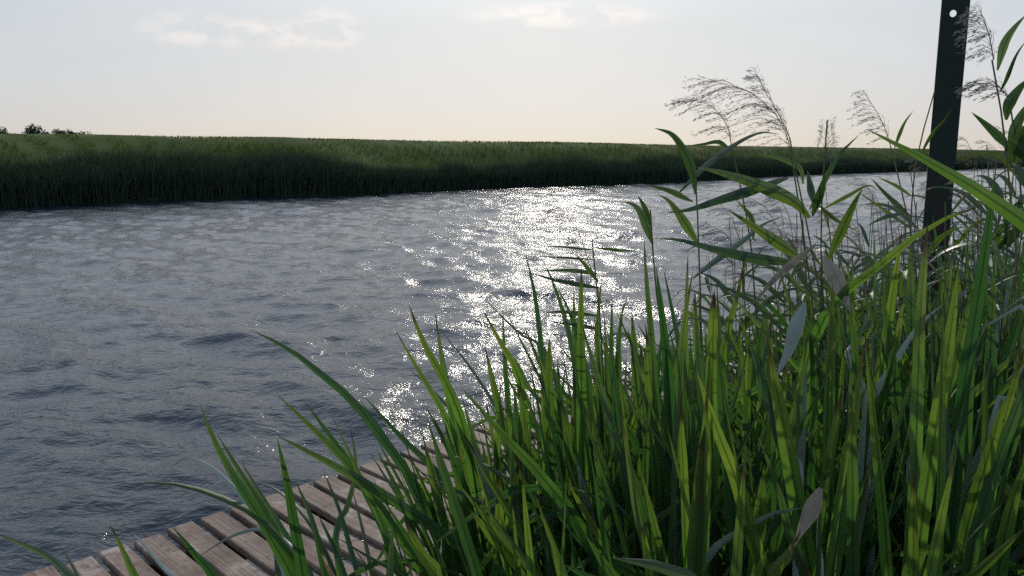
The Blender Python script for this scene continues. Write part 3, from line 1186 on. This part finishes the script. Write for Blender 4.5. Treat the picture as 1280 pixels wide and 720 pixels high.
reed('reed with a small nodding head left of the tallest reed head',
     [(914, 182), (926, 235), (938, 300), (944, 380), (950, 470)], 2.1,
     [(914, 182), (910, 160), (892, 135), (868, 126), (848, 129)],
     [([(975, 168), (950, 166), (920, 180), (885, 205), (847, 243)], 7, {'mat': 'grey'}),
      ([(860, 182), (880, 180), (900, 178), (918, 195)], 5),
      ([(920, 250), (932, 262), (940, 275), (942, 300)], 7)], 0.085, 24)
reed('leafy reed with a head hanging like an umbrella left of the steel post',
     [(1034, 150), (1030, 210), (1026, 300), (1030, 420)], 2.2,
     [(1032, 195), (1033, 172), (1035, 148)],
     [([(1100, 240), (1085, 232), (1060, 245), (1028, 262)], 5)], 0.07, 18, droop=(0.0, 0, -1.2))
reed('thin reed with a drooping sparse head just left of the steel post',
     [(1113, 182), (1125, 230), (1140, 300), (1148, 380)], 2.3,
     [(1113, 182), (1106, 160), (1095, 138), (1078, 113)],
     [([(1088, 222), (1110, 245), (1140, 272)], 6), ([(1096, 221), (1120, 232), (1140, 245)], 5),
      ([(1070, 238), (1105, 262), (1142, 288)], 4.5), ([(1083, 283), (1105, 272), (1132, 266)], 5),
      ([(1142, 138), (1130, 155), (1118, 185)], 4)], 0.07, 20)
reed('thin reed bending right just before the steel post, without a head',
     [(1168, 115), (1158, 150), (1145, 200), (1138, 290), (1140, 380)], 2.25, None,
     [([(1190, 135), (1180, 150), (1165, 168), (1150, 195)], 4)])
reed('tall reed at the right edge with a feathery head beside the post top',
     [(1240, 75), (1250, 130), (1258, 190), (1266, 280), (1275, 400)], 1.7,
     [(1242, 75), (1238, 52), (1232, 30), (1222, 6)],
     [([(1283, 18), (1268, 35), (1256, 55), (1247, 88)], 10),
      ([(1283, 50), (1270, 70), (1258, 100), (1250, 115)], 5),
      ([(1214, 140), (1235, 158), (1256, 178), (1262, 190)], 10),
      ([(1290, 95), (1275, 110), (1262, 130), (1258, 150)], 13),
      ([(1290, 210), (1275, 190), (1262, 175)], 12)], 0.055, 26, droop=(-0.8, 0, -0.5))
reed('tall reed cut by the right edge with dark broad upper leaves',
     [(1262, 125), (1270, 180), (1278, 260), (1285, 380)], 1.75,
     [(1262, 125), (1250, 110), (1232, 104), (1215, 108)],
     [([(1295, 120), (1280, 140), (1268, 165), (1262, 185)], 14),
      ([(1300, 150), (1282, 160), (1272, 180), (1266, 210)], 15),
      ([(1300, 250), (1280, 225), (1265, 205)], 14),
      ([(1205, 200), (1225, 190), (1250, 195), (1270, 220)], 5)], 0.06, 20)
reed('pale leafless reed with a faint head before the sun glitter',
     [(735, 325), (748, 365), (762, 430), (775, 520)], 2.3,
     [(735, 325), (725, 295), (708, 268), (688, 256)], [], 0.05, 12, 0.0015)
reed('thin stemmed reed left of the tallest reed, one leaf hanging before the bank',
     [(869, 215), (872, 270), (874, 330), (876, 420)], 2.0, None,
     [([(818, 160), (840, 168), (856, 190), (866, 215), (870, 243)], 12),
      ([(822, 243), (836, 251), (852, 272), (872, 304)], 11, {'tw': (0.2, 0.5)}),
      ([(808, 231), (838, 239), (866, 252)], 7),
      ([(978, 271), (955, 280), (930, 300), (900, 322), (866, 348)], 8, {'mat': 'grey'})])
reed('low reed whose bent tip stands before the glitter right of centre',
     [(813, 262), (815, 300), (820, 360), (830, 460)], 1.85, None,
     [([(778, 251), (795, 258), (806, 276), (816, 305)], 12), ([(797, 244), (806, 260), (814, 282)], 8)])
reed('low reed with narrow leaves drooping level to the left over the glitter',
     [(740, 300), (744, 340), (750, 400), (755, 500)], 2.0, None,
     [([(678, 308), (705, 308), (742, 312)], 6.5, {'tw': (1.0, 1.0)}), ([(800, 314), (775, 313), (745, 310)], 4),
      ([(662, 320), (700, 321), (742, 324)], 6, {'tw': (1.0, 1.0)}), ([(672, 339), (710, 337), (747, 342)], 8, {'tw': (0.8, 0.8)}),
      ([(665, 342), (700, 351), (750, 360)], 7.5, {'tw': (0.7, 0.7)}), ([(718, 317), (732, 332), (748, 352)], 6),
      ([(678, 391), (705, 390), (750, 395)], 5), ([(686, 402), (720, 406), (752, 412)], 5)])


# ------------------------------------------------------------------ the rest of the stand: prototypes and copies
def proto_marsh(seed):
    """leaves of one plant 1.3 m tall standing at the origin, as (mesh, material)"""
    rnd = random.Random(seed)
    out = []
    nl = rnd.randint(5, 8)
    for k in range(nl):
        an = rnd.random() * 6.283
        ln = rnd.uniform(0.03, 0.27) * (1.8 if rnd.random() < 0.25 else 1)
        L = 1.3 * (rnd.uniform(0.82, 1.0) if k < 3 else rnd.uniform(0.5, 0.95))
        o = Vector((math.cos(an), math.sin(an), 0))
        b = o * rnd.uniform(0.005, 0.03)
        bend = ln * rnd.uniform(1.0, 2.6)
        pts = [b, b + o * (ln * 0.25 * L) + Vector((0, 0, 0.35 * L)), b + o * (ln * 0.6 * L) + Vector((0, 0, 0.70 * L))]
        q = rnd.random()
        if q < 0.22:
            # broken over: the end hangs down
            pts += [b + o * ((ln * 0.75 + 0.10) * L) + Vector((0, 0, 0.78 * L)), b + o * ((ln * 0.8 + 0.26) * L) + Vector((0, 0, (0.70 - 0.15 * rnd.random()) * L))]
        else:
            pts += [b + o * (bend * L * 0.62) + Vector((0, 0, L * (1 - bend * 0.12)))]
        mat = 'leaf'
        q = rnd.random()
        if q < 0.02: mat = 'dry'
        elif q < 0.028: mat = 'orange'
        elif q < 0.055: mat = 'grey'
        me = leaf_mesh(pts, rnd.uniform(0.013, 0.027), Vector((math.cos(an + rnd.uniform(-1.4, 1.4)), math.sin(an + rnd.uniform(-1.4, 1.4)), 0)),
                       rnd.uniform(-0.5, 0.5), rnd.uniform(-0.9, 0.9), rnd.choice([0, 0, 0.3, 0.6]), 0.16, 14, 0.75, 0.5)
        me.materials.append(M[mat])
        out.append(me)
    return out


PROTOS = [proto_marsh(100 + i) for i in range(16)]
TOPS_U = [380, 440, 500, 560, 620, 680, 740, 800, 860, 920, 980, 1040, 1100, 1160, 1220, 1280, 1400]
TOPS_V = [760, 700, 650, 560, 500, 440, 385, 355, 350, 355, 335, 320, 300, 270, 245, 235, 230]


def top_z(u, v, d):
    return P(u, v, d).z


def place_marsh(k, pos, H, label, group, tilt):
    root = bpy.data.objects.new('marsh_plant', None)
    root.empty_display_size = 0.05
    COL.objects.link(root)
    root.location = pos
    rz = random.random() * 6.283
    root.rotation_euler = (Matrix.Rotation(tilt[0], 4, 'Y') @ Matrix.Rotation(tilt[1], 4, 'X') @ Matrix.Rotation(rz, 4, 'Z')).to_euler()
    s = H / 1.27
    wx = min(1.25, max(0.8, 1.0 / max(s, 0.5) ** 0.5))
    root.scale = (s * wx, s * wx, s)
    set_props(root, label, 'marsh plant', group)
    for me in PROTOS[k % len(PROTOS)]:
        c = bpy.data.objects.new('leaf', me)
        COL.objects.link(c)
        c.parent = root


def zone(u, d):
    if d > 3.4 and u < 1000:
        return ('green marsh plant at the river side edge of the stand, close by the jetty', 'marsh plants along the jetty edge')
    if d > 3.4:
        return ('green marsh plant in the far part of the stand behind the steel post', 'marsh plants behind the steel post')
    if u < 700:
        return ('green marsh plant in the thin stand between the jetty boards and the viewer', 'marsh plants beside the visible jetty boards')
    if u < 960:
        return ('upright green marsh plant in the thick stand hiding the middle of the jetty', 'marsh plants hiding the jetty')
    return ('green marsh plant in the dark dense stand below the steel post', 'marsh plants below the steel post')


def fill_stand():
    rnd = random.Random(21)
    made = 0
    tries = 0
    while made < 277 and tries < 9000:
        tries += 1
        if made < 190:
            u = rnd.triangular(540, 1420, 1150) if made % 3 else rnd.uniform(600, 1000)
            d = 1.12 + 1.5 * rnd.random()
        elif made < 245:
            u = rnd.uniform(600, 1350)
            d = rnd.uniform(2.5, 4.6)
        else:
            u = rnd.uniform(960, 1420)
            d = rnd.uniform(3.6, 8.0)
        if made % 8 == 5:
            u = rnd.uniform(1090, 1320)
            d = rnd.uniform(1.7, 3.1)
        p = ground_pt(u, d)
        if jetty_s(p.x, p.y) < 1.2:
            continue
        vt = float(np.interp(u, TOPS_U, TOPS_V))
        vt += abs(rnd.gauss(0, 1)) * (18 if made % 8 == 5 else 65 if d < 2.7 else 40) + (0 if d < 2.7 else 8)
        H = top_z(u, vt, d) - p.z
        if H > 1.75 or H < 0.45:
            continue
        lab, grp = zone(u, d)
        left = max(0.0, (760 - u) / 400)
        place_marsh(rnd.randrange(999), p, H, lab, grp, (-0.05 - 0.16 * left * rnd.random() + rnd.gauss(0, 0.05), rnd.gauss(0, 0.05)))
        made += 1
    return made


fill_stand()


# leafy reeds further back, copies of four kinds
def proto_reed(seed, head):
    rnd = random.Random(seed)
    H = 1.7
    parts = []
    a = Acc()
    lean = Vector((rnd.uniform(-0.14, 0.02), rnd.uniform(-0.05, 0.05), 0))
    st = [Vector((0, 0, 0)), lean * 0.3 + Vector((0, 0, H * 0.45)), lean + Vector((0, 0, H * (0.86 if head else 0.95)))]
    V, F = tube_arrays(st, 0.0035, 0.0016, 6)
    a.add(V, F)
    me = a.mesh('stem')
    me.materials.append(M['stem'])
    parts.append(('stem', me))
    c = catmull(st, 40)
    for k in range(8):
        i = int(10 + 28 * k / 8)
        an = k * math.pi + rnd.uniform(-0.7, 0.7) + seed
        o = Vector((math.cos(an), math.sin(an) * 0.8, 0)) + Vector((-0.45, 0, 0))
        o.normalize()
        L = rnd.uniform(0.22, 0.40)
        p = c[i]
        pts = [p, p + o * L * 0.35 + Vector((0, 0, L * 0.32)), p + o * L * 0.72 + Vector((0, 0, L * 0.40)), p + o * L + Vector((0, 0, L * rnd.uniform(0.05, 0.4)))]
        me = leaf_mesh(pts, rnd.uniform(0.015, 0.025), Vector((rnd.uniform(-0.4, 0.4), -0.5, 1)), rnd.uniform(-0.4, 0.4), rnd.uniform(-0.6, 0.6), 0, 0.16, 12, 0.3, 0.3, True)
        me.materials.append(M['reedleaf'])
        parts.append(('leaf', me))
    if head:
        tip = st[-1]
        ax = [tip, tip + Vector((-0.02, 0, 0.08)), tip + Vector((-0.07, 0, 0.16)), tip + Vector((-0.15, 0, 0.2))]
        me = panicle_mesh(ax, 0.08, Vector((-0.8, 0, -0.4)), 20, rnd)
        me.materials.append(M['panicle'])
        parts.append(('panicle', me))
    return parts


RP = [proto_reed(41 + i, i % 3 == 0) for i in range(6)]


def fill_reeds():
    rnd = random.Random(5)
    made = 0
    while made < 88:
        u = rnd.uniform(880, 1330) if made % 2 else rnd.uniform(1060, 1330)
        d = rnd.uniform(2.0, 4.4)
        p = ground_pt(u, d)
        if jetty_s(p.x, p.y) < 1.2:
            continue
        k = rnd.randrange(len(RP))
        vt = float(np.interp(u, [880, 960, 1040, 1140, 1200, 1260, 1330], [265, 228, 208, 203, 200, 130, 110])) + rnd.random() * 90
        H = top_z(u, vt, d) - p.z
        if H > 2.1 or H < 0.8:
            continue
        root = bpy.data.objects.new('common_reed', None)
        root.empty_display_size = 0.05
        COL.objects.link(root)
        root.location = p
        root.scale = (H / 1.7,) * 3
        root.rotation_euler = (0, rnd.gauss(-0.03, 0.05), rnd.uniform(-0.9, 0.9))
        if u > 1190:
            set_props(root, 'leafy green reed among the marsh plants right of the steel post', 'reed', 'leafy reeds right of the post')
        else:
            set_props(root, 'leafy green reed rising above the marsh plants left of the steel post', 'reed', 'leafy reeds left of the post')
        for nm, me in RP[k]:
            c = bpy.data.objects.new(nm, me)
            COL.objects.link(c)
            c.parent = root
        made += 1


fill_reeds()


def samp_under(n):
    u = RNG.uniform(470, 1500, n)
    d = 1.5 + 7.0 * RNG.random(n) ** 1.9
    B, H = [], []
    for a, b in zip(u, d):
        p = ground_pt(float(a), float(b))
        if jetty_s(p.x, p.y) < 1.2 or (a < 620 and RNG.random() < 0.6):
            continue
        B.append(p[:])
        vt = float(np.interp(a, TOPS_U, TOPS_V)) + 90
        hmax = max(0.3, min(1.15, top_z(a, vt, b) - p.z))
        H.append(RNG.uniform(0.35, 1.0) * hmax)
    return np.array(B), np.array(H)


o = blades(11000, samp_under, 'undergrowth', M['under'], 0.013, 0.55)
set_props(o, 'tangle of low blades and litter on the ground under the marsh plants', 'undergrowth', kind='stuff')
